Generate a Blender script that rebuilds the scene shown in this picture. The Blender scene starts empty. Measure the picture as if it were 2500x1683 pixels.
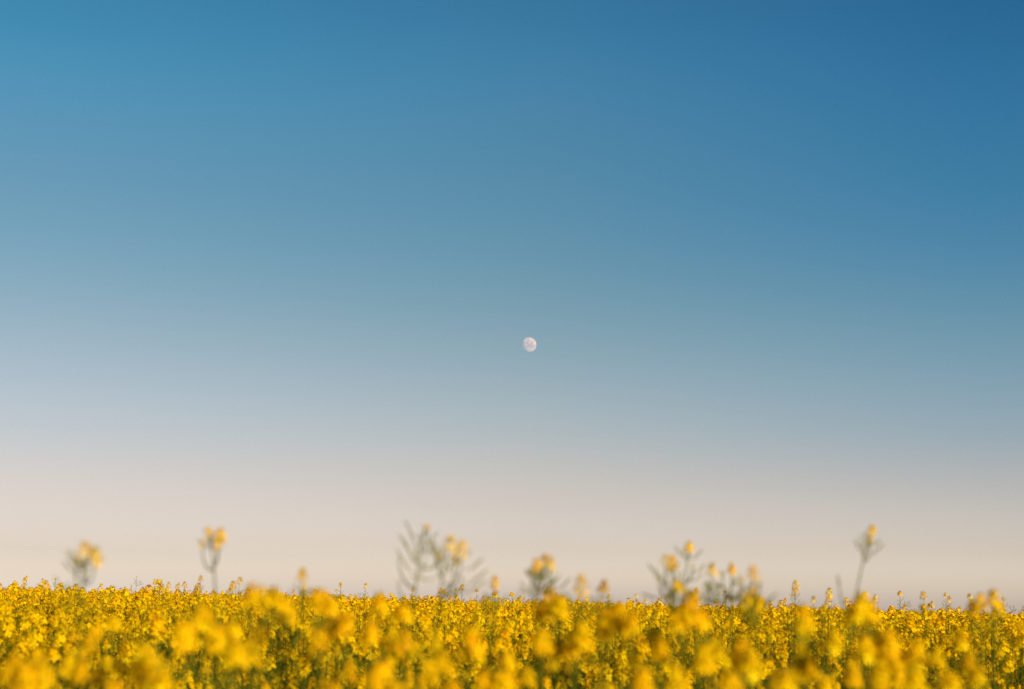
import bpy, math, random
import numpy as np
from mathutils import Vector, Matrix, Euler

# ------------------------------------------------------------------ camera
S = bpy.context.scene
COL = S.collection
IMG_W, IMG_H = 2500.0, 1683.0
F_PX = 3847.0
CAM_Z = 1.54
PITCH, ROLL = math.radians(9.2), math.radians(1.58)

cam_d = bpy.data.cameras.new('camera')
cam = bpy.data.objects.new('camera', cam_d)
COL.objects.link(cam)
cam_d.sensor_width = 36.0
cam_d.lens = 36.0 * F_PX / IMG_W
cam_d.clip_start = 0.05
cam_d.clip_end = 60000
cam.matrix_world = (Matrix.Translation((0, 0, CAM_Z))
                    @ Matrix.Rotation(math.radians(90) + PITCH, 4, 'X')
                    @ Matrix.Rotation(ROLL, 4, 'Z'))
cam_d.dof.use_dof = True
cam_d.dof.focus_distance = 22.0
cam_d.dof.aperture_fstop = 4.0
S.camera = cam

# ------------------------------------------------------------------ sun and sky
SUN_EL, SUN_AZ = math.radians(9.5), math.radians(149)      # azimuth clockwise from +Y (the view)
sun_vec = Vector((math.sin(SUN_AZ) * math.cos(SUN_EL), math.cos(SUN_AZ) * math.cos(SUN_EL), math.sin(SUN_EL)))
sd = bpy.data.lights.new('sun', 'SUN')
sd.energy = 5.0
sd.angle = math.radians(0.53)
sd.color = (1.0, 0.86, 0.62)
sun = bpy.data.objects.new('sun', sd)
sun.rotation_euler = sun_vec.to_track_quat('Z', 'Y').to_euler()
sun.location = (8, -12, 9)
COL.objects.link(sun)

world = bpy.data.worlds.new('World')
S.world = world
world.use_nodes = True
nt = world.node_tree
nt.nodes.clear()
def N(t, **k):
    n = nt.nodes.new(t)
    for a, v in k.items(): setattr(n, a, v)
    return n
def L(a, b): nt.links.new(a, b)
out = N('ShaderNodeOutputWorld'); bg = N('ShaderNodeBackground'); L(bg.outputs[0], out.inputs[0])
sky = N('ShaderNodeTexSky', sky_type='NISHITA', sun_disc=False)
sky.sun_elevation = SUN_EL; sky.sun_rotation = SUN_AZ
sky.altitude = 100; sky.air_density = 1.0; sky.dust_density = 1.0; sky.ozone_density = 1.0
bg.inputs['Strength'].default_value = 0.1

# colour grade over the physical sky: deep blue up high, pale and warm low down,
# darker to the right; dimmed above the frame for less ambient light (factors by elevation)
GRADE = {
  -17.0: [(47.0, 0.1, 0.34, 0.42), (30.0, 0.13, 0.45, 0.6), (19.41, 0.278, 0.977, 1.252), (15.26, 0.543, 0.841, 0.999), (12.31, 0.594, 0.871, 1.008), (8.91, 0.927, 0.907, 1.005), (5.22, 1.155, 1.005, 1.292), (3.25, 1.292, 1.041, 1.408), (1.28, 1.359, 1.372, 2.392), (0.44, 2.119, 2.133, 3.439), (0.02, 2.585, 2.666, 4.471)],
  0.9: [(47.0, 0.1, 0.34, 0.42), (30.0, 0.13, 0.45, 0.6), (20.84, 0.279, 0.829, 1.172), (16.5, 0.424, 0.802, 0.961), (13.4, 0.476, 0.803, 0.975), (9.84, 0.722, 0.84, 0.903), (5.97, 1.101, 0.963, 1.166), (3.9, 1.255, 0.996, 1.221), (1.84, 1.359, 1.282, 2.071), (0.96, 1.768, 1.752, 2.851), (0.02, 2.157, 2.19, 3.706)],
  16.7: [(47.0, 0.1, 0.34, 0.42), (30.0, 0.13, 0.45, 0.6), (20.41, 0.181, 0.69, 1.127), (16.24, 0.244, 0.734, 1.035), (13.27, 0.3, 0.737, 1.074), (9.86, 0.592, 0.858, 0.999), (6.15, 0.932, 0.923, 1.2), (4.16, 1.224, 1.017, 1.3), (2.19, 1.462, 1.334, 1.982), (1.35, 1.715, 1.684, 2.726), (0.02, 2.092, 2.105, 3.544)],
}
tc = N('ShaderNodeTexCoord'); sp = N('ShaderNodeSeparateXYZ'); L(tc.outputs['Generated'], sp.inputs[0])
el = N('ShaderNodeMath', operation='ARCSINE'); L(sp.outputs['Z'], el.inputs[0])
az = N('ShaderNodeMath', operation='ARCTAN2'); L(sp.outputs['X'], az.inputs[0]); L(sp.outputs['Y'], az.inputs[1])
eln = N('ShaderNodeMapRange'); L(el.outputs[0], eln.inputs['Value'])
eln.inputs['From Min'].default_value = 0; eln.inputs['From Max'].default_value = math.radians(48)
ramps = []
for a_, rows in GRADE.items():
    r_ = N('ShaderNodeValToRGB'); cr = r_.color_ramp; cr.interpolation = 'B_SPLINE'
    rows = sorted(rows)
    while len(cr.elements) < len(rows): cr.elements.new(0.5)
    for e_, (dg, *c_) in zip(cr.elements, rows): e_.position = dg / 48
    for e_, (dg, *c_) in zip(cr.elements, rows): e_.color = (c_[0] / 6.0, c_[1] / 6.0, c_[2] / 6.0, 1)
    L(eln.outputs[0], r_.inputs[0]); ramps.append(r_)
prev = ramps[0].outputs[0]
for (lo, hi), r_ in zip(((-17.0, 0.9), (0.9, 16.7)), ramps[1:]):
    m_ = N('ShaderNodeMapRange', interpolation_type='LINEAR')
    L(az.outputs[0], m_.inputs['Value'])
    m_.inputs['From Min'].default_value = math.radians(lo); m_.inputs['From Max'].default_value = math.radians(hi)
    x_ = N('ShaderNodeMix', data_type='RGBA'); L(m_.outputs[0], x_.inputs['Factor'])
    L(prev, x_.inputs['A']); L(r_.outputs[0], x_.inputs['B']); prev = x_.outputs['Result']
sc_ = N('ShaderNodeVectorMath', operation='SCALE'); L(prev, sc_.inputs[0]); sc_.inputs['Scale'].default_value = 6.0
ml = N('ShaderNodeVectorMath', operation='MULTIPLY'); L(sky.outputs[0], ml.inputs[0]); L(sc_.outputs[0], ml.inputs[1])
L(ml.outputs[0], bg.inputs['Color'])

S.view_settings.view_transform = 'Standard'
S.view_settings.look = 'None'
S.view_settings.exposure = 0.0
S.view_settings.gamma = 1.0
S.render.dither_intensity = 2.0
S.cycles.use_denoising = True
S.cycles.denoiser = 'OPENIMAGEDENOISE'

# ------------------------------------------------------------------ helpers
cam_M = np.array(cam.matrix_world.to_3x3())
def at(px, py, d):
    """The point at distance d (m, along the view) where the photograph's pixel (px, py) looks."""
    v = cam_M @ np.array([(px - IMG_W / 2) / F_PX, (IMG_H / 2 - py) / F_PX, -1.0])
    return np.array([0, 0, CAM_Z]) + v * d

def tag(o, label=None, cat=None, group=None, kind=None):
    for k, v in (('label', label), ('category', cat), ('group', group), ('kind', kind)):
        if v: o[k] = v
    return o

class MB:
    """Collects vertices and faces (three or four corners) with a material slot and a tint per vertex."""
    def __init__(s): s.v, s.t, s.q3, s.q4, s.m3, s.m4 = [], [], [], [], [], []
    def vert(s, p, t=0.5):
        s.v.append((float(p[0]), float(p[1]), float(p[2]))); s.t.append(t); return len(s.v) - 1
    def face(s, idx, m=0):
        (s.q4 if len(idx) == 4 else s.q3).append(tuple(idx)); (s.m4 if len(idx) == 4 else s.m3).append(m)
    def arrays(s):
        return (np.array(s.v, 'f4').reshape(-1, 3), np.array(s.t, 'f4'),
                np.array(s.q3, 'i4').reshape(-1, 3), np.array(s.m3, 'i4'),
                np.array(s.q4, 'i4').reshape(-1, 4), np.array(s.m4, 'i4'))

def mesh_from(name, arr, mats, smooth=True):
    v, t, q3, m3, q4, m4 = arr
    me = bpy.data.meshes.new(name)
    me.vertices.add(len(v)); me.vertices.foreach_set('co', v.ravel())
    nl = q3.size + q4.size
    me.loops.add(nl); me.loops.foreach_set('vertex_index', np.concatenate([q3.ravel(), q4.ravel()]))
    nf = len(q3) + len(q4)
    me.polygons.add(nf)
    st = np.concatenate([np.arange(len(q3)) * 3, q3.size + np.arange(len(q4)) * 4]).astype('i4')
    me.polygons.foreach_set('loop_start', st)
    me.polygons.foreach_set('material_index', np.concatenate([m3, m4]).astype('i4'))
    me.polygons.foreach_set('use_smooth', np.full(nf, smooth))
    me.update(calc_edges=True)
    at_ = me.attributes.new('tint', 'FLOAT', 'POINT'); at_.data.foreach_set('value', t)
    for m in mats: me.materials.append(m)
    return me

def tf(arr, M, off=(0, 0, 0)):
    v, t, q3, m3, q4, m4 = arr
    return (v @ np.array(M, 'f4').T + np.array(off, 'f4'), t, q3, m3, q4, m4)
def join(arrs):
    o, V, T, A, B, C, D = 0, [], [], [], [], [], []
    for v, t, q3, m3, q4, m4 in arrs:
        V.append(v); T.append(t); A.append(q3 + o); B.append(m3); C.append(q4 + o); D.append(m4); o += len(v)
    return tuple(np.concatenate(x) for x in (V, T, A, B, C, D))

def unit(v):
    v = np.asarray(v, float); return v / (np.linalg.norm(v) + 1e-12)
def frame(n, spin=0.0):
    n = unit(n); a = np.cross(n, (0, 0, 1) if abs(n[2]) < 0.95 else (1, 0, 0)); a = unit(a); b = np.cross(n, a)
    c, s = math.cos(spin), math.sin(spin)
    return a * c + b * s, b * c - a * s, n

def tube(mb, pts, rad, sides=5, m=0, t=0.5, cap=True):
    pts = [np.asarray(p, float) for p in pts]; prev = None
    for i, p in enumerate(pts):
        d = unit(pts[min(i + 1, len(pts) - 1)] - pts[max(i - 1, 0)])
        a, b, _ = frame(d)
        ring = [mb.vert(p + (a * math.cos(6.2832 * k / sides) + b * math.sin(6.2832 * k / sides)) * rad[i], t) for k in range(sides)]
        if prev:
            for k in range(sides): mb.face((prev[k], prev[(k + 1) % sides], ring[(k + 1) % sides], ring[k]), m)
        prev = ring
    if cap:
        e = mb.vert(pts[-1] + unit(pts[-1] - pts[-2]) * rad[-1], t)
        for k in range(sides): mb.face((prev[k], prev[(k + 1) % sides], e), m)

def bez(p0, p1, p2, n):
    p0, p1, p2 = map(lambda p: np.asarray(p, float), (p0, p1, p2))
    return [(1 - s) ** 2 * p0 + 2 * s * (1 - s) * p1 + s * s * p2 for s in np.linspace(0, 1, n)]

# ------------------------------------------------------------------ materials
def leafy(name, c0, c1, trans=0.3, rough=0.75, spec=0.06, tcol=None):
    m = bpy.data.materials.new(name); m.use_nodes = True
    n = m.node_tree; n.nodes.clear(); K = n.links.new
    o = n.nodes.new('ShaderNodeOutputMaterial')
    a = n.nodes.new('ShaderNodeAttribute'); a.attribute_name = 'tint'
    r = n.nodes.new('ShaderNodeValToRGB'); r.color_ramp.elements[0].color = (*c0, 1); r.color_ramp.elements[1].color = (*c1, 1)
    g = n.nodes.new('ShaderNodeNewGeometry')
    no = n.nodes.new('ShaderNodeTexNoise'); no.inputs['Scale'].default_value = 60; K(g.outputs['Position'], no.inputs['Vector'])
    ma = n.nodes.new('ShaderNodeMath'); ma.operation = 'MULTIPLY_ADD'; K(no.outputs['Fac'], ma.inputs[0])
    ma.inputs[1].default_value = 0.5; ma.inputs[2].default_value = -0.25
    ad = n.nodes.new('ShaderNodeMath'); ad.operation = 'ADD'; K(a.outputs['Fac'], ad.inputs[0]); K(ma.outputs[0], ad.inputs[1])
    K(ad.outputs[0], r.inputs[0])
    p = n.nodes.new('ShaderNodeBsdfPrincipled'); K(r.outputs[0], p.inputs['Base Color'])
    p.inputs['Roughness'].default_value = rough; p.inputs['Specular IOR Level'].default_value = spec
    if trans > 0:
        t = n.nodes.new('ShaderNodeBsdfTranslucent'); K(r.outputs[0], t.inputs['Color'])
        x = n.nodes.new('ShaderNodeMixShader'); x.inputs[0].default_value = trans
        K(p.outputs[0], x.inputs[1]); K(t.outputs[0], x.inputs[2]); K(x.outputs[0], o.inputs[0])
    else: K(p.outputs[0], o.inputs[0])
    return m
M_PETAL = leafy('yellow_petal', (0.90, 0.44, 0.001), (1.0, 0.71, 0.002), 0.18, 0.6, 0.06)
M_BUD = leafy('green_yellow_bud', (0.20, 0.20, 0.02), (0.42, 0.36, 0.02), 0.1)
M_STEM = leafy('green_stem', (0.045, 0.058, 0.003), (0.11, 0.12, 0.006), 0.0)
M_POD = leafy('green_pod', (0.11, 0.125, 0.006), (0.25, 0.24, 0.016), 0.15)
M_LEAF = leafy('blue_green_leaf', (0.018, 0.032, 0.002), (0.042, 0.058, 0.003), 0.25)
MATS = [M_PETAL, M_BUD, M_STEM, M_POD, M_LEAF]
PETAL, BUD, STEM, POD, LEAF = range(5)

# ------------------------------------------------------------------ plant pieces
def flower(mb, c, n, r, rng, lod, t):
    a, b, n = frame(n, rng.uniform(0, 6.28))
    if lod == 2:
        k = r * 0.9
        mb.face([mb.vert(c + (a * x + b * y) * k, t) for x, y in ((-1, 0), (0, -1), (1, 0), (0, 1))], PETAL); return
    for q in range(4):
        an = q * math.pi / 2 + rng.uniform(-.15, .15); dr = rng.uniform(-.25, .45)
        u = a * math.cos(an) + b * math.sin(an); w = np.cross(n, u)
        if lod == 1:
            mb.face([mb.vert(c + u * (x * r) + w * (y * r) + n * (z * r), t) for x, y, z in
                     ((.05, 0, 0), (.68, -.42, .05), (1.0, 0, -dr * .5), (.68, .42, .05))], PETAL); continue
        p = [mb.vert(c + u * (x * r) + w * (y * r) + n * (z * r), t + rng.uniform(-.05, .05)) for x, y, z in
             ((.04, -.06, 0), (.04, .06, 0), (.5, -.32, .14), (.5, .32, .14), (.82, -.42, .08), (.82, .42, .08), (1.02, -.17, -dr * .6), (1.02, .17, -dr * .6))]
        for i in (0, 2, 4): mb.face((p[i], p[i + 2], p[i + 3], p[i + 1]), PETAL)
    if lod == 0:
        e = [mb.vert(c + (a * math.cos(k) + b * math.sin(k)) * r * .13 + n * r * .25, .8) for k in (0, 2.1, 4.2)]
        tp = mb.vert(c + n * r * .45, .9)
        for k in range(3): mb.face((e[k], e[(k + 1) % 3], tp), BUD)

def bud(mb, c, d, l, w, t):
    a, b, d = frame(d)
    bot, top = mb.vert(c, t), mb.vert(c + d * l, t)
    ring = [mb.vert(c + d * l * .55 + (a * math.cos(k * 1.5708) + b * math.sin(k * 1.5708)) * w, t) for k in range(4)]
    for k in range(4):
        mb.face((bot, ring[(k + 1) % 4], ring[k]), BUD); mb.face((ring[k], ring[(k + 1) % 4], top), BUD)

def head(rng, n=20, size=1.0, lod=0, length=None):
    """A raceme of open flowers round a short axis, a knot of buds on top; origin at its foot, +Z along the stem."""
    mb = MB(); Ln = (length or rng.uniform(.028, .05)) * size
    base_t = rng.uniform(.25, .75)
    if lod < 2: tube(mb, [(0, 0, 0), (0, 0, Ln * .6), (0, 0, Ln + .006)], [.0016, .0014, .001], 3 if lod else 4, STEM, .6)
    if lod == 2: n = max(5, n // 2)
    for i in range(n):
        f = (i + rng.random()) / n; an = i * 2.39996 + rng.uniform(-.3, .3)
        el = .25 + .9 * f ** 1.5 + rng.uniform(-.2, .2); rr = (.021 - .009 * f) * size * rng.uniform(.8, 1.15)
        z0 = Ln * f * .95
        d = np.array([math.cos(an) * math.cos(el), math.sin(an) * math.cos(el), math.sin(el)])
        c = np.array([0, 0, z0]) + d * rr
        if lod == 0: tube(mb, [(0, 0, z0), tuple(c)], [.0006, .0005], 3, STEM, .8, False)
        flower(mb, c, unit(d + np.array([0, 0, rng.uniform(.0, .7)])), (.0098 if lod < 2 else .0135) * size * rng.uniform(.85, 1.12), rng, lod,
               min(1, max(0, base_t + rng.uniform(-.3, .3))))
    if lod < 2:
        for i in range(10 if lod == 0 else 5):
            an = i * 2.4; rr = rng.uniform(.001, .007) * size
            bud(mb, np.array([math.cos(an) * rr, math.sin(an) * rr, Ln + .001 + .004 * (1 - rr / .007)]),
                (math.cos(an) * rr * 60, math.sin(an) * rr * 60, 1), rng.uniform(.005, .008) * size, .0016 * size, rng.uniform(.2, .9))
    return mb.arrays()

def pods_along(mb, pts, rng, n, f0, f1, lod=0, ln=1.0):
    P = np.array(pts); seg = len(P) - 1
    ln_all = float(np.linalg.norm(np.diff(P, axis=0), axis=1).sum()); f0 = max(f0 if f0 < 0 else .05, f1 - n * .013 * ln / ln_all)
    for i in range(n):
        f = (f0 + (f1 - f0) * (i + rng.random() * .6) / n) * seg; k = min(int(f), seg - 1)
        c = P[k] + (P[k + 1] - P[k]) * (f - k); ax = unit(P[k + 1] - P[k])
        an = i * 2.39996 + rng.uniform(-.4, .4); a, b, _ = frame(ax)
        o = a * math.cos(an) + b * math.sin(an)
        grown = 1 - .55 * i / max(1, n)
        l1 = rng.uniform(.012, .02) * ln; l2 = rng.uniform(.028, .05) * grown * ln
        m1 = c + (o * 1.0 + ax * .15) * l1; e = m1 + unit(o * .75 + ax * .6 + np.array([0, 0, .35])) * l2
        tt = rng.uniform(.2, .9)
        if lod == 0:
            tube(mb, [c, m1, m1 + (e - m1) * .12, m1 + (e - m1) * .8, e], [.0005, .0006, .0013, .0012, .0004], 4, POD, tt)
        else:
            tube(mb, [c, m1, e], [.0007, .0014, .0006], 3, POD, tt, False)

def leaf(mb, p, az, l, w, droop, rng, lod=0):
    n = 5 if lod == 0 else 2
    u = np.array([math.cos(az), math.sin(az), 0]); s = np.array([-u[1], u[0], 0]); L_, R_ = [], []; tt = rng.uniform(.1, .9)
    for i in range(n + 1):
        f = i / n; c = np.asarray(p) + u * (l * f) + np.array([0, 0, l * (.55 * f - droop * f * f)])
        ww = w * (math.sin(math.pi * min(1, f * .85 + .15)) ** .8) + .0005; up = np.array([0, 0, abs(ww) * .35])
        L_.append(mb.vert(c - s * ww + up, tt)); R_.append(mb.vert(c + s * ww + up, tt))
        if i: mb.face((L_[-2], R_[-2], R_[-1], L_[-1]), LEAF)

# ------------------------------------------------------------------ a plant as a plan: stems, pods, leaves and the seats of its flower heads
def plan(rng, H=1.35, nb=6, lod=0, spread=.13, heads=None, podn=8, podlen=1.0, thick=1.0, fork=(.14, .34)):
    """Returns arrays of stem, pods, leaves and a list of (position, direction, n_flowers, size) seats, base at the origin.
    heads: explicit tips [(xyz, size, n_flowers, pods, (bend xyz) or None)] for a plant whose shape the photo shows."""
    st, pd, lf, seats = MB(), [], MB(), []
    def podmb(): pd.append(MB()); return pd[-1]
    lean = np.array([rng.uniform(-.05, .05), rng.uniform(-.05, .05), 0])
    sides = (6, 4, 3)[lod]
    if heads is None:
        heads = [((lean[0], lean[1], H), rng.uniform(1.1, 1.35), rng.randint(18, 26), podn, None, 0)]
        for i in range(nb):
            an = i * 2.39996 + rng.uniform(-.4, .4); sp = spread * rng.uniform(.4, 1.25)
            heads.append(((lean[0] + sp * math.cos(an), lean[1] + sp * math.sin(an), H - rng.uniform(.0, .2) - sp * .3),
                          rng.uniform(.8, 1.2), rng.randint(12, 24), max(2, int(podn * rng.uniform(.4, .9))), None, i + 1))
    top = np.array(heads[0][0], float); low = np.array([0, 0, 0 if lod < 2 else top[2] - .55])
    b0 = heads[0][4]
    main = bez(low, b0 if b0 is not None else (low * .4 + top * .6 + np.array([rng.uniform(-.04, .04), rng.uniform(-.04, .04), 0])), top, (60 if fork[0] < .02 else 20, 9, 5)[lod])
    r0 = .0065 if lod < 2 else .004
    tube(st, main, [thick * (r0 + (.0016 - r0) * (i / (len(main) - 1)) ** .8) for i in range(len(main))], sides, STEM, rng.uniform(.3, .7))
    M = np.array(main)
    def seat(pts, sz, nf): seats.append((np.array(pts[-1]), unit(np.array(pts[-1]) - np.array(pts[-2])), nf, sz))
    if heads[0][2]: seat(main, heads[0][1], heads[0][2])
    if lod < 2 and heads[0][3]: pods_along(podmb(), main, rng, heads[0][3], 1 - .22 - .01 * heads[0][3] * .6, .985, lod, podlen)
    for j, (tip, sz, nf, pn, bend, _) in enumerate(heads[1:]):
        tip = np.array(tip, float); hfrac = rng.uniform(*fork)
        zz = max(.05, tip[2] - hfrac * 1.1 - .4 * float(np.linalg.norm(tip[:2] - top[:2])))
        if nf == 0: zz = tip[2] - .025 - .45 * float(np.hypot(*(tip[:2] - top[:2])))
        k = int(np.argmin(abs(M[:, 2] - zz))); k = min(k, len(M) - 2); p0 = M[k]
        ctl = bend if bend is not None else p0 * .45 + tip * .55 + np.array([(tip[0] - p0[0]) * .42, (tip[1] - p0[1]) * .42, -.02])
        br = bez(p0, ctl, tip, (9, 5, 3)[lod])
        tube(st, br, [thick * (.0032 + (.0013 - .0032) * i / (len(br) - 1)) for i in range(len(br))], max(3, sides - 1), STEM, rng.uniform(.3, .8))
        if nf: seat(br, sz, nf)
        if lod < 2 and pn: pods_along(podmb(), br, rng, pn, max(.25, .8 - .035 * pn), .97, lod, podlen)
        if lod < 2 and nf and fork[0] > .1: leaf(lf, p0, math.atan2(tip[1] - p0[1], tip[0] - p0[0]), rng.uniform(.05, .09), .009, .5, rng, lod)
    if lod < 2:
        for i in range(9):
            z = (.12 + .085 * i) * top[2] / 1.1; p = M[int(np.argmin(abs(M[:, 2] - z)))]
            leaf(lf, p, i * 2.4 + rng.uniform(-.4, .4), rng.uniform(.10, .2) * (1.25 - .07 * i), rng.uniform(.02, .035) * (1.3 - .09 * i), rng.uniform(.5, .9), rng, lod)
    else:
        for i in range(5):
            leaf(lf, M[0] + (M[-1] - M[0]) * (.05 + .15 * i), i * 2.4, .14, .022, .6, rng, 2)
    return st, pd, lf, seats

def rot_to(d, spin):
    a, b, n = frame(d, spin)
    return np.stack([a, b, n], axis=1)

def head_bank(seed, lod, count):
    rng = random.Random(seed)
    return [head(rng, rng.randint(15, 26), 1.0, lod) for _ in range(count)]
HB = {l: head_bank(100 + l, l, (14, 10, 8)[l]) for l in range(3)}
HEAD_MESH = [mesh_from('flower_head', a, MATS) for a in HB[0]]
LOOSE_MESH = [mesh_from('loose_flower_head', head(random.Random(850 + i), 11 + i, 1.25, 0, .04), MATS) for i in range(4)]
SMALL_MESH = [mesh_from('small_flower_head', head(random.Random(900 + i), 7 + i, 1.0, 0, .018), MATS) for i in range(4)]

def plant_arrays(rng, lod, **k):
    """The whole plant joined, for the countless far ones."""
    st, pd, lf, seats = plan(rng, lod=lod, **k)
    parts = [st.arrays(), *[p.arrays() for p in pd], lf.arrays()]
    for p, d, nf, sz in seats:
        parts.append(tf(rng.choice(HB[lod]), rot_to(d, rng.uniform(0, 6)) * (sz * (1.0, 1.2, 1.25)[lod]), p))
    return join(parts)

def new(name, me, parent=None):
    o = bpy.data.objects.new(name, me); COL.objects.link(o); o.parent = parent; return o

def build_plant(rng, loc, label, group=None, **k):
    root = new('rapeseed_plant', None); root.empty_display_size = .1
    root.location = loc
    tag(root, label, 'flowering plant', group)
    st, pd, lf, seats = plan(rng, **k)
    new('stem', mesh_from('stem', st.arrays(), MATS), root)
    for p_ in pd: new('seed_pods', mesh_from('seed_pods', p_.arrays(), MATS), root)
    new('leaves', mesh_from('leaves', lf.arrays(), MATS), root)
    for p, d, nf, sz in seats:
        h = new('flower_head', rng.choice(SMALL_MESH if nf < 12 else LOOSE_MESH if nf == 12 else HEAD_MESH), root)
        h.matrix_local = Matrix.Translation(p) @ (Matrix([list(r) for r in rot_to(d, rng.uniform(0, 6))]).to_4x4()) @ Matrix.Scale(sz, 4)
    return root

def dup(root, loc, rz, sc, label, group):
    r = root.copy(); COL.objects.link(r); r.location = loc; r.rotation_euler = (0, 0, rz); r.scale = (sc, sc, sc)
    r['label'] = label; r['group'] = group
    for ch in root.children:
        c = ch.copy(); COL.objects.link(c); c.parent = r
    return r

# ------------------------------------------------------------------ ground: a flat field that tips over a gentle brow some thirty metres off
def terrain(x, y):
    y = np.asarray(y, float)
    d = np.clip(y - 31, 0, None)
    return np.where(d < 22, -.0009 * d * d, -.0009 * 484 - (d - 22) * .0396 * np.exp(-np.clip(d - 22, 0, 160) / 220.0)) * 1.0
ys = np.concatenate([np.linspace(-60, 30, 31), np.linspace(31, 90, 60), np.geomspace(95, 9000, 40)])
xs = np.concatenate([-np.geomspace(9000, 12, 24), np.linspace(-10, 10, 21), np.geomspace(12, 9000, 24)])
gx, gy = np.meshgrid(xs, ys)
gv = np.stack([gx.ravel(), gy.ravel(), terrain(gx, gy).ravel()], 1)
nx_ = len(xs); q = []
for j in range(len(ys) - 1):
    for i in range(nx_ - 1): q.append((j * nx_ + i, j * nx_ + i + 1, (j + 1) * nx_ + i + 1, (j + 1) * nx_ + i))
gm = bpy.data.materials.new('field_soil'); gm.use_nodes = True
g_ = gm.node_tree; gp = g_.nodes['Principled BSDF']; gp.inputs['Roughness'].default_value = .95
gn = g_.nodes.new('ShaderNodeTexNoise'); gn.inputs['Scale'].default_value = 3.0; gn.inputs['Detail'].default_value = 8
gg = g_.nodes.new('ShaderNodeNewGeometry'); g_.links.new(gg.outputs['Position'], gn.inputs['Vector'])
gr = g_.nodes.new('ShaderNodeValToRGB'); gr.color_ramp.elements[0].position = .35; gr.color_ramp.elements[1].position = .65
gr.color_ramp.elements[0].color = (.06, .045, .028, 1); gr.color_ramp.elements[1].color = (.07, .085, .03, 1)
g_.links.new(gn.outputs['Fac'], gr.inputs[0]); g_.links.new(gr.outputs[0], gp.inputs['Base Color'])
gb = g_.nodes.new('ShaderNodeBump'); gb.inputs['Strength'].default_value = .6; g_.links.new(gn.outputs['Fac'], gb.inputs['Height'])
g_.links.new(gb.outputs[0], gp.inputs['Normal'])
ground = new('ground', mesh_from('ground', (gv.astype('f4'), np.zeros(len(gv), 'f4'), np.zeros((0, 3), 'i4'), np.zeros(0, 'i4'), np.array(q, 'i4'), np.zeros(len(q), 'i4')), [gm]))
tag(ground, kind='structure')

# ------------------------------------------------------------------ the moon
MD = 20000.0
mp = at(1291.5, 842, 1.0) - np.array([0, 0, CAM_Z]); mp = unit(mp) * MD + np.array([0, 0, CAM_Z])
bm_v = []
import bmesh
bm = bmesh.new(); bmesh.ops.create_uvsphere(bm, u_segments=64, v_segments=32, radius=MD * math.tan(math.radians(.27)))
for f in bm.faces: f.smooth = True
me = bpy.data.meshes.new('moon'); bm.to_mesh(me); bm.free()
mm = bpy.data.materials.new('moon_rock'); mm.use_nodes = True; n_ = mm.node_tree; n_.nodes.clear()
o_ = n_.nodes.new('ShaderNodeOutputMaterial'); d_ = n_.nodes.new('ShaderNodeBsdfDiffuse'); d_.inputs['Roughness'].default_value = 1.0
t_ = n_.nodes.new('ShaderNodeTexCoord'); w_ = n_.nodes.new('ShaderNodeTexNoise'); w_.inputs['Scale'].default_value = 1.5; w_.inputs['Detail'].default_value = 5
r_ = n_.nodes.new('ShaderNodeValToRGB'); r_.color_ramp.elements[0].position = .42; r_.color_ramp.elements[1].position = .56
r_.color_ramp.elements[0].color = (.19, .10, .085, 1); r_.color_ramp.elements[1].color = (.29, .17, .13, 1)
mpn = n_.nodes.new('ShaderNodeMapping'); mpn.inputs['Scale'].default_value = (.012,) * 3
n_.links.new(t_.outputs['Object'], mpn.inputs[0]); n_.links.new(mpn.outputs[0], w_.inputs['Vector']); n_.links.new(w_.outputs['Fac'], r_.inputs[0]); n_.links.new(r_.outputs[0], d_.inputs['Color'])
tr_ = n_.nodes.new('ShaderNodeBsdfTransparent'); ad_ = n_.nodes.new('ShaderNodeAddShader'); mx_ = n_.nodes.new('ShaderNodeMixShader'); ge_ = n_.nodes.new('ShaderNodeNewGeometry')
n_.links.new(tr_.outputs[0], ad_.inputs[0]); n_.links.new(d_.outputs[0], ad_.inputs[1])          # its light comes to us added to the blue air in front of it
n_.links.new(ge_.outputs['Backfacing'], mx_.inputs[0]); n_.links.new(ad_.outputs[0], mx_.inputs[1]); n_.links.new(tr_.outputs[0], mx_.inputs[2])
n_.links.new(mx_.outputs[0], o_.inputs[0]); me.materials.append(mm)
moon = new('moon', me); moon.location = mp
tag(moon, 'pale almost full moon hanging alone in the clear blue sky', 'moon')

# ------------------------------------------------------------------ plants the photograph shows one by one (tips as pixel, distance)
def special(label, d, heads, seed, depth=.0, podlen=1.0, leanx=0.0, thru=None):
    """heads: [(px, py, size, flowers, pods)]; the first is the main stem. Its foot stands under the mean of the lower stem."""
    rng = random.Random(seed); d *= .88 if heads[0][1] < 1440 else 1.0
    top = at(heads[0][0], heads[0][1], d); base = np.array([top[0] + leanx, top[1], 0.0]); hh = []; bend = None
    if thru:                                                     # the stem crosses the skyline here
        q = at(thru[0], thru[1], d); bend = top + (q - top) * 2.2; base = np.array([bend[0] + (bend[0] - top[0]) * .25, bend[1], 0.0]); bend = tuple(bend - base)
    for i, (px, py, sz, nf, pn) in enumerate(heads):
        pn = pn // 2 if nf == 0 else pn
        p = at(px, py, d + (rng.uniform(-.06, .06) if i else 0)) - base
        sz *= (.42 if nf == 12 else .5) if py < 1450 else .72; p[2] -= .035 * sz if nf >= 12 else .012
        hh.append((tuple(p), sz, nf, pn, bend if i == 0 else None, i))
    return build_plant(rng, tuple(base), label, 'tall plants standing above the field', heads=hh, lod=0, podlen=podlen * .9, thick=.62, fork=(.008, .03) if heads[0][1] < 1400 else (.12, .3))

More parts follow.
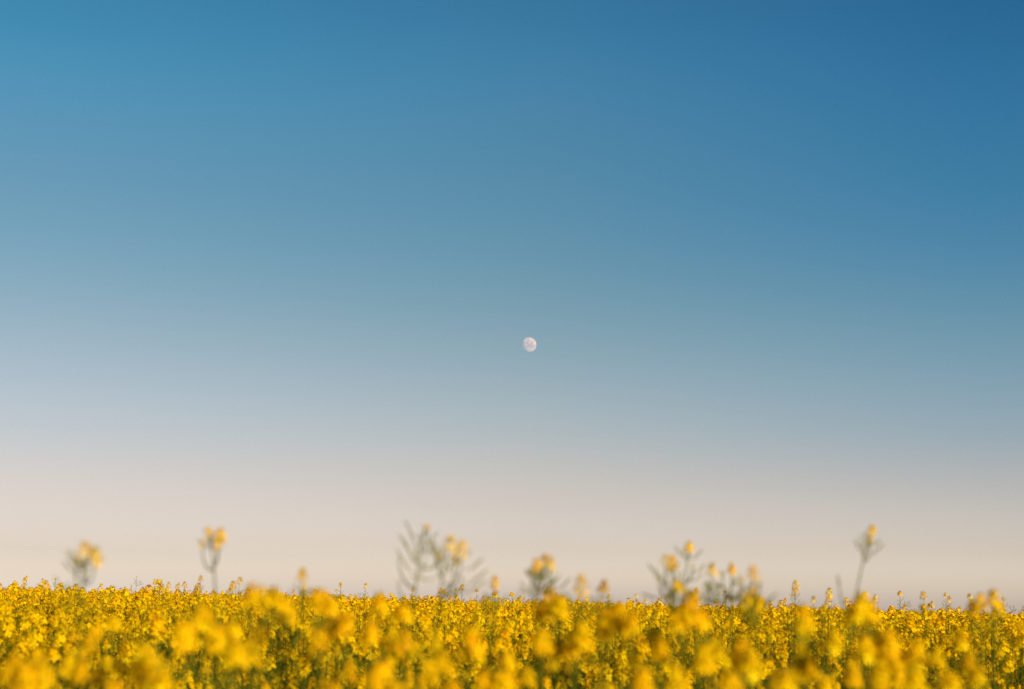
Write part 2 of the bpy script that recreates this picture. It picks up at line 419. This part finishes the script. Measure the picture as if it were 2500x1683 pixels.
SPECIALS = [
 ('pale blurred rapeseed plant with one wide flower tuft, nearest the left edge', 2.4,
  [(207, 1343, 1.0, 12, 6), (232, 1356, 1.0, 12, 2), (190, 1360, .7, 8, 2), (165, 1405, .5, 0, 5), (238, 1418, .5, 0, 6), (150, 1435, .5, 0, 5)], .03),
 ('tall rapeseed plant with bright lemon flower tuft on a leaning bare stem', 2.9,
  [(514, 1300, .8, 12, 5), (537, 1303, 1.0, 24, 0), (531, 1330, .8, 12, 0), (495, 1316, .6, 8, 0), (556, 1430, .5, 0, 2)], .04),
 ('tallest rapeseed plant, gone to curved green pods with a tiny flower on top', 3.0,
  [(1037, 1276, .6, 9, 13), (1047, 1272, .4, 7, 0), (974, 1340, .4, 0, 1), (974, 1400, .4, 0, 1)], -.05),
 ('rapeseed plant with a soft orange flower cluster beside the tallest pod-laden plant', 2.7,
  [(1094, 1325, 1.0, 12, 7), (1126, 1338, 1.0, 12, 2), (1112, 1358, .8, 8, 0), (1072, 1340, .5, 8, 4), (1128, 1385, .5, 0, 6)], -.05),
 ('small faint rapeseed plant with a short upright flower spike above bright blossoms', 3.0,
  [(738, 1398, .8, 16, 3), (744, 1418, .6, 9, 2), (760, 1432, .5, 9, 2)], .0),
 ('rapeseed plant with a single small yellow tuft leaning right of the pod-laden pair', 3.2,
  [(1207, 1416, .85, 16, 4), (1211, 1432, .5, 8, 3), (1185, 1432, .4, 0, 7)], -.03),
 ('rapeseed plant with a flat two-part flower top on three spread pod stems', 2.9,
  [(1312, 1376, .8, 18, 9), (1330, 1366, .9, 12, 7), (1344, 1374, .8, 12, 6), (1300, 1384, .6, 10, 6), (1352, 1395, .4, 0, 9), (1295, 1405, .4, 0, 9)], -.02),
 ('low rapeseed plant with a faded pinkish yellow tuft over a small bright one', 2.8,
  [(1420, 1426, 1.2, 12, 4), (1416, 1446, .5, 9, 2), (1398, 1440, .4, 0, 4)], .0),
 ('rapeseed plant with a small round orange-yellow tuft between two taller groups', 3.1,
  [(1476, 1426, .85, 15, 6), (1462, 1427, .5, 8, 4), (1450, 1440, .4, 0, 6)], -.01),
 ('rapeseed plant with two bright yellow tufts stacked one above the other', 3.0,
  [(1642, 1368, 1.0, 24, 7), (1624, 1366, .7, 12, 3), (1650, 1424, 1.0, 20, 3), (1664, 1436, .7, 12, 2), (1610, 1405, .5, 8, 4), (1628, 1420, .4, 0, 6)], -.02),
 ('tall thin rapeseed plant with one orange tuft high above its neighbours on the right', 3.3,
  [(1680, 1330, .95, 20, 5), (1691, 1368, .4, 7, 3), (1664, 1378, .3, 0, 5)], -.01),
 ('rapeseed plant with a small dull tuft above a dense column of green pods', 3.1,
  [(1738, 1389, .9, 12, 14), (1720, 1405, .3, 0, 12), (1752, 1415, .3, 0, 10), (1700, 1436, .6, 9, 4)], -.02),
 ('rapeseed plant with a bright tilted tuft on a slender arching stem', 3.3,
  [(1786, 1384, .8, 17, 5), (1764, 1388, .45, 8, 3), (1812, 1404, .4, 7, 6), (1770, 1440, .45, 9, 2)], .02),
 ('faint rapeseed plant with a very pale tuft behind the large yellow blossom', 2.6,
  [(1838, 1396, .8, 12, 6), (1850, 1405, .5, 8, 5), (1802, 1428, .4, 0, 9), (1826, 1436, .4, 0, 9)], .0),
 ('tall leaning rapeseed plant with two little orange tufts at the very tip, right side', 3.1,
  [(2125, 1290, .75, 15, 9), (2123, 1318, .7, 12, 0), (2048, 1400, .4, 0, 2)], -.12),
 ('large bright lemon blossom group breaking the skyline at the right', 2.3,
  [(2108, 1462, 1.1, 26, 3), (2096, 1474, .95, 22, 2), (2124, 1484, 1.0, 22, 2), (2080, 1496, .8, 16, 2)], .0),
 ('large bright blossom group under the stacked yellow tufts', 2.2,
  [(1690, 1474, 1.15, 26, 3), (1672, 1490, .9, 20, 2), (1712, 1500, .9, 20, 2), (1650, 1510, .8, 20, 2)], .0),
 ('soft yellow blossom group on the skyline between the two-part top and pale tufts', 2.3,
  [(1345, 1458, 1.1, 26, 3), (1365, 1475, .9, 20, 2), (1325, 1480, .9, 20, 2)], .0),
 ('broad blurred blossom arch left of the stacked yellow tufts', 2.1,
  [(1510, 1496, 1.1, 26, 2), (1482, 1502, 1., 22, 2), (1540, 1520, .9, 20, 2), (1475, 1530, .8, 18, 1)], .0),
 ('bright blurred blossom group on the skyline at the left centre', 2.1,
  [(640, 1442, 1.05, 26, 3), (615, 1450, .9, 22, 2), (668, 1455, .9, 22, 2), (690, 1470, .8, 18, 1)], .0),
 ('blurred lemon blossom group just right of the short upright spike', 2.2,
  [(790, 1446, 1.0, 24, 3), (775, 1458, .8, 18, 2), (810, 1470, .8, 18, 2)], .0),
 ('tall soft blossom group reaching the skyline near the right edge', 2.6,
  [(2395, 1468, .9, 20, 3), (2425, 1458, .9, 20, 3), (2375, 1480, .8, 18, 2), (2440, 1480, .7, 16, 2)], .0),
 ('blurred blossom column on the skyline left of the tall leaning plant', 2.3,
  [(1962, 1496, .95, 22, 3), (1972, 1518, .95, 22, 2), (1955, 1520, .7, 16, 2)], .0),
 ('yellow blossom group with pale top right beside the faint pale tuft', 2.6,
  [(1835, 1446, 1.0, 22, 3), (1850, 1460, .9, 20, 2), (1820, 1462, .8, 16, 2)], .0),
]
for i, (lab, d, hh, lx) in enumerate(SPECIALS):
    special(lab, d, hh, 40 + i, leanx=lx, thru={0: (203, 1440), 1: (538, 1432), 2: (1004, 1440), 3: (1062, 1445), 6: (1318, 1445), 10: (1668, 1420), 14: (2066, 1475)}.get(i), podlen=1.25 if i in (2, 3) else .8)


# large blossoms of the near crop that the photograph shows one by one
NEAR_BLOBS = [
 (570, 1545, 2.0, 1.15, 4, 'big out-of-focus blossom mass below the skyline at the left centre'),
 (530, 1565, 1.9, 1.1, 3, 'blurred golden blossom mass with a dark hollow on its left'),
 (700, 1500, 2.4, 1., 3, 'soft yellow blossoms below the lemon skyline group'),
 (845, 1520, 2.2, 1.1, 4, 'pair of bright round blossoms below the short flower spike'),
 (985, 1490, 2.4, 1., 3, 'soft yellow blossom straight below the tallest pod-laden plant'),
 (960, 1560, 2.3, 1., 3, 'golden blossom cluster low down beside a dark green hollow'),
 (1150, 1575, 2.0, 1.25, 3, 'large diamond-shaped golden blossom against dark green shade'),
 (1065, 1575, 2.5, .9, 2, 'round blossom just left of the large diamond-shaped one'),
 (1320, 1580, 2.2, .8, 1, 'single round blossom below the flat two-part flower top'),
 (1400, 1560, 2.1, 1.15, 4, 'big slanting blossom cluster with a bright lower end'),
 (1240, 1625, 2.0, .85, 3, 'slanting row of small blossoms running down to the right'),
 (1600, 1550, 2.3, .95, 3, 'mid-sized blossoms hanging under the broad blurred arch'),
 (1720, 1610, 1.9, 1.1, 3, 'bright triangular blossom over deep green shade'),
 (1570, 1670, 1.7, 1.0, 2, 'round golden blossom cut by the bottom edge, right of centre'),
 (1810, 1590, 2.0, 1.05, 4, 'long curved blossom cluster bending down to the right'),
 (1780, 1670, 1.7, 1.0, 3, 'broad golden blossom at the bottom edge beside the curved cluster'),
 (1960, 1590, 2.2, 1.05, 4, 'golden blossom ring right of the curved cluster'),
 (2110, 1580, 2.1, 1.15, 4, 'heavy blossom column below the bright lemon skyline group'),
 (2240, 1600, 2.1, 1.1, 4, 'wide bright blossom between two dark green gaps'),
 (2345, 1560, 2.5, 1., 4, 'tall column of soft blossoms near the right edge'),
 (2235, 1660, 1.8, 1.15, 3, 'bright round blossom mass low at the bottom right'),
 (2385, 1650, 2.1, .85, 2, 'small curved golden blossom low in the right corner'),
 (2080, 1645, 2.0, 1.0, 3, 'tall rounded blossom at the bottom below the heavy column'),
 (1920, 1670, 1.8, 1.0, 2, 'round golden blossom low at the bottom below the blossom ring'),
 (35, 1640, 1.7, 1.3, 4, 'large bright blossom in the bottom left corner'),
 (90, 1600, 2.1, .9, 2, 'wide soft blossom just above the bottom left corner blossom'),
 (175, 1620, 2.0, .95, 3, 'soft golden blossom right of the bottom left corner blossom'),
 (375, 1640, 1.8, 1.15, 4, 'upright blurred blossom mass at the bottom left'),
 (290, 1620, 2.3, .8, 2, 'small round blossom left of the upright bottom blossom mass'),
 (930, 1645, 1.7, 1.25, 4, 'arching blossom mass at the bottom, left of centre'),
 (1050, 1650, 1.9, 1.05, 3, 'bright soft blossoms at the bottom beside the arching mass'),
 (850, 1635, 2.2, .8, 2, 'small bright blossom low down in brown green shade'),
 (280, 1520, 2.6, .8, 2, 'mid-size blurred blossom below the pale wide tuft'),
 (215, 1580, 2.4, .9, 3, 'soft orange blossoms low under the pale wide tuft'),
]
for i, (px, py, d, sz, n, lab) in enumerate(NEAR_BLOBS):
    rng = random.Random(5000 + i); p = at(px, py, d); b = np.array([p[0], p[1] + .03, 0.]); hh = []
    for k in range(n):
        an = k * 2.4 + rng.uniform(0, 1.2); rr = (.0 if k == 0 else .036 * sz)
        q = p - b + np.array([math.cos(an) * rr, math.sin(an) * rr * .8, -.018 * sz - abs(rr) * rng.uniform(-.3, 1.2)])
        hh.append((tuple(q), sz * rng.uniform(.58, .78), rng.randint(15, 26), 3, None, k))
    for k in range(3):
        an = rng.uniform(0, 6.28)
        hh.append(((p[0] - b[0] + .12 * math.cos(an), p[1] - b[1] + .12 * math.sin(an), p[2] - rng.uniform(.25, .45)), .7, 14, 4, None, 9))
    build_plant(rng, tuple(b), lab, 'large blurred blossoms of the near crop', heads=hh, lod=0)

# small ones a little further out that just clear the skyline
FAR_TIPS = [(136, 1411, 12), (104, 1420, 11), (393, 1414, 13), (334, 1405, 14), (378, 1421, 11), (412, 1428, 10), (72, 1430, 9), (432, 1428, 9), (490, 1408, 7),
            (585, 1418, 7), (832, 1426, 9), (893, 1430, 10), (1008, 1440, 11), (1112, 1442, 10), (1164, 1438, 8), (1252, 1448, 9), (1487, 1452, 8),
            (1553, 1448, 8), (1576, 1462, 8), (1701, 1438, 7), (1771, 1440, 10), (1786, 1462, 8), (1942, 1429, 7), (1882, 1465, 7), (1986, 1462, 7),
            (2024, 1448, 7), (2012, 1476, 8), (2066, 1468, 8), (2112, 1445, 8), (2197, 1446, 9), (2254, 1454, 7), (2308, 1450, 9), (2368, 1458, 8),
            (2424, 1446, 6), (2450, 1456, 8), (1922, 1486, 9), (1964, 1480, 8)]
LAND = [(0, 'the left edge of the photo'), (205, 'the pale wide tuft'), (525, 'the leaning lemon-tufted plant'), (738, 'the short flower spike'), (1035, 'the tallest pod-laden plant'),
        (1207, 'the single leaning tuft'), (1320, 'the flat two-part flower top'), (1476, 'the round orange-yellow tuft'), (1640, 'the two stacked tufts'),
        (1740, 'the dense pod column'), (1838, 'the very pale tuft'), (2122, 'the tall plant with two orange tufts'), (2400, 'the tall group near the right edge')]
ORD = ['first', 'second', 'third', 'fourth', 'fifth', 'sixth', 'seventh', 'eighth', 'ninth']
seen_land = {}
for i, (px, py, d) in enumerate(sorted(FAR_TIPS)):
    ln_ = [n for x, n in LAND if x <= px][-1]; k_ = seen_land.get(ln_, 0); seen_land[ln_] = k_ + 1
    far_label = ORD[k_] + ' slender small-tufted plant on the skyline right of ' + ln_
    rng = random.Random(700 + i)
    p = at(px, py, d); b = np.array([p[0], p[1], float(terrain(p[0], p[1]))]); h = p - b
    hh = [((0, 0, h[2] - .02), rng.uniform(.45, .7), rng.choice((9, 12, 16)), rng.randint(4, 9), None, 0)]
    for k in range(3):
        an = rng.uniform(0, 6.28)
        hh.append(((.05 * math.cos(an), .05 * math.sin(an), h[2] - .05 - .05 * k), .6, rng.choice((0, 9, 12)), 5, None, k + 1))
    build_plant(rng, tuple(b), far_label, 'slender plants just clearing the skyline', heads=hh, lod=0, thick=.6, podlen=.7)

# ------------------------------------------------------------------ the standing crop, near: plants one by one
rng = random.Random(5)
def vnoise(x, y, s, seed=0):
    def h(i, j):
        v = math.sin(i * 127.1 + j * 311.7 + seed * 74.7) * 43758.5453; return v - math.floor(v)
    x, y = x / s, y / s; i, j = math.floor(x), math.floor(y); fx, fy = x - i, y - j
    fx, fy = fx * fx * (3 - 2 * fx), fy * fy * (3 - 2 * fy)
    return (h(i, j) * (1 - fx) + h(i + 1, j) * fx) * (1 - fy) + (h(i, j + 1) * (1 - fx) + h(i + 1, j + 1) * fx) * fy
def crop_h(x, y):
    return 1.34 + .12 * (vnoise(x, y, 1.3, 1) - .5) + .12 * (vnoise(x, y, .42, 2) - .5) + .07 * (vnoise(x, y, 5.0, 3) - .5)

def hollow(x, y):
    """Thin patches in the crop, where it stands lower: mostly to the right, some at the middle left."""
    if y > 9: return 0.0
    a = .34 if x > .0 else (.22 if x > -.2 * y else .07)
    k = min(1, max(0, (vnoise(x, y * .6, .85, 9) - .33) * 4)) * min(1, (9 - y) / 2)
    return a * k

P_H = 1.35
protos = []
for i in range(12):
    protos.append(dict(seed=200 + i, H=P_H, nb=rng.randint(3, 6) if i < 9 else 1, podn=rng.randint(5, 12) if i < 9 else 15, spread=rng.uniform(.10, .16)))
DENS = 20.0
cells = []
step = 1 / math.sqrt(DENS)
def in_view(x, y, m=0.0):
    return abs(x) < y * .335 + m
yy = 1.15
while yy < 6.2:
    w = max(2.6, yy * .335 + 1.6); xx = -w
    while xx < w:
        x, y = xx + rng.uniform(-.5, .5) * step, yy + rng.uniform(-.5, .5) * step
        cells.append((x, y)); xx += step
    yy += step
near = [c for c in cells if in_view(c[0], c[1], .12) and c[1] > 1.5]
near.sort(key=lambda c: c[1])
N_NEAR = 300 - len(SPECIALS) - len(FAR_TIPS) - len(NEAR_BLOBS)
near_set = near[:N_NEAR]; R_NEAR = near_set[-1][1]
print('near to', R_NEAR, len(near))
CROP_LABEL = 'leafy rapeseed plant with full yellow flower heads in the blurred near crop'
CROP_GROUP = 'rapeseed plants in the near crop'
roots = []
for i, (x, y) in enumerate(near_set):
    H = crop_h(x, y) + rng.choice((-.2, -.14, -.08, -.02, 0, .03, .06)) + rng.uniform(-.02, .02)
    if x > .0: H -= .08
    H -= hollow(x, y)
    lim = CAM_Z - y * (.082 if x < -.05 * y else .07) + (rng.random() < .12) * .02 * y
    H = min(H, lim) if y < 5 else H
    if i < len(protos):
        pr = protos[i]; r_ = random.Random(pr['seed'])
        rt = build_plant(r_, (x, y, 0), CROP_LABEL, CROP_GROUP, **{k: v for k, v in pr.items() if k != 'seed'})
        rt.rotation_euler[2] = rng.uniform(0, 6.28); s_ = H / P_H; rt.scale = (s_, s_, s_); roots.append(rt)
    else:
        dup(roots[9 + i % 3 if (hollow(x, y) > .08 or x > -.2) and rng.random() < .7 else i % 9], (x, y, 0), rng.uniform(0, 6.28), H / P_H, CROP_LABEL, CROP_GROUP)

# ------------------------------------------------------------------ the rest of the crop, beyond counting: one object
vr = random.Random(77)
VAR = {0: [plant_arrays(vr, 0, H=P_H, nb=vr.randint(2, 4), podn=vr.randint(5, 10), spread=vr.uniform(.1, .16)) for _ in range(4)],
       1: [plant_arrays(vr, 1, H=P_H, nb=vr.randint(2, 4), podn=vr.randint(4, 8), spread=vr.uniform(.1, .16)) for _ in range(14)],
       2: [plant_arrays(vr, 2, H=P_H, nb=vr.randint(2, 4), podn=0, spread=vr.uniform(.1, .16)) for _ in range(16)],
       3: [plant_arrays(vr, 1, H=P_H, nb=vr.randint(1, 3), podn=12, spread=vr.uniform(.06, .1)) for _ in range(8)],
       4: [plant_arrays(vr, 1, H=P_H, nb=vr.randint(0, 1), podn=16, spread=.12) for _ in range(6)]}
spots = []
taken = set(near_set)
for c in cells:
    if c not in taken: spots.append((c[0], c[1], 1))
yy = 6.2
while yy < 62:
    dens = 24 if yy < 14 else (20 if yy < 40 else 12)
    st_ = 1 / math.sqrt(dens); w = yy * .335 + 1.8; xx = -w
    while xx < w:
        spots.append((xx + rng.uniform(-.55, .55) * st_, yy + rng.uniform(-.55, .55) * st_, 1 if yy < 13 else 2)); xx += st_
    yy += st_
V, T, Q3, A3, Q4, A4 = [], [], [], [], [], []; off = 0
for x, y, lod in spots:
    bare = (hollow(x, y) > .08 and vr.random() < .65) or (-.3 < x and 2.5 < y < 8.5 and vr.random() < .6)
    thin = y > 6 and not bare and vr.random() < .012
    a = vr.choice(VAR[4] if bare else VAR[3] if thin else VAR[lod])
    H = crop_h(x, y) - (.05 if x > 0 and y < 7.5 else 0) - hollow(x, y) + vr.choice((-.18, -.12, -.06, -.01, .01, .02, .04)) + vr.gauss(0, .02) + thin * vr.uniform(.07, .22) + (abs(vr.gauss(0, .035)) if y > 11 else 0)
    s_ = H / P_H; an = vr.uniform(0, 6.28); c_, n_s = math.cos(an) * s_, math.sin(an) * s_
    v = a[0]; z0 = float(terrain(x, y))
    w_ = np.empty_like(v); w_[:, 0] = v[:, 0] * c_ - v[:, 1] * n_s + x; w_[:, 1] = v[:, 0] * n_s + v[:, 1] * c_ + y; w_[:, 2] = v[:, 2] * s_ + z0
    V.append(w_); T.append(a[1] + np.float32(vr.uniform(-.15, .15))); Q3.append(a[2] + off); A3.append(a[3]); Q4.append(a[4] + off); A4.append(a[5]); off += len(v)
arr = tuple(np.concatenate(k) for k in (V, T, Q3, A3, Q4, A4))
print('crop', len(spots), 'plants', len(arr[2]) + len(arr[4]), 'faces')
crop = new('rapeseed_crop', mesh_from('rapeseed_crop', arr, MATS))
tag(crop, 'dense sunlit yellow rapeseed crop stretching back to the skyline', 'rapeseed crop', None, 'stuff')
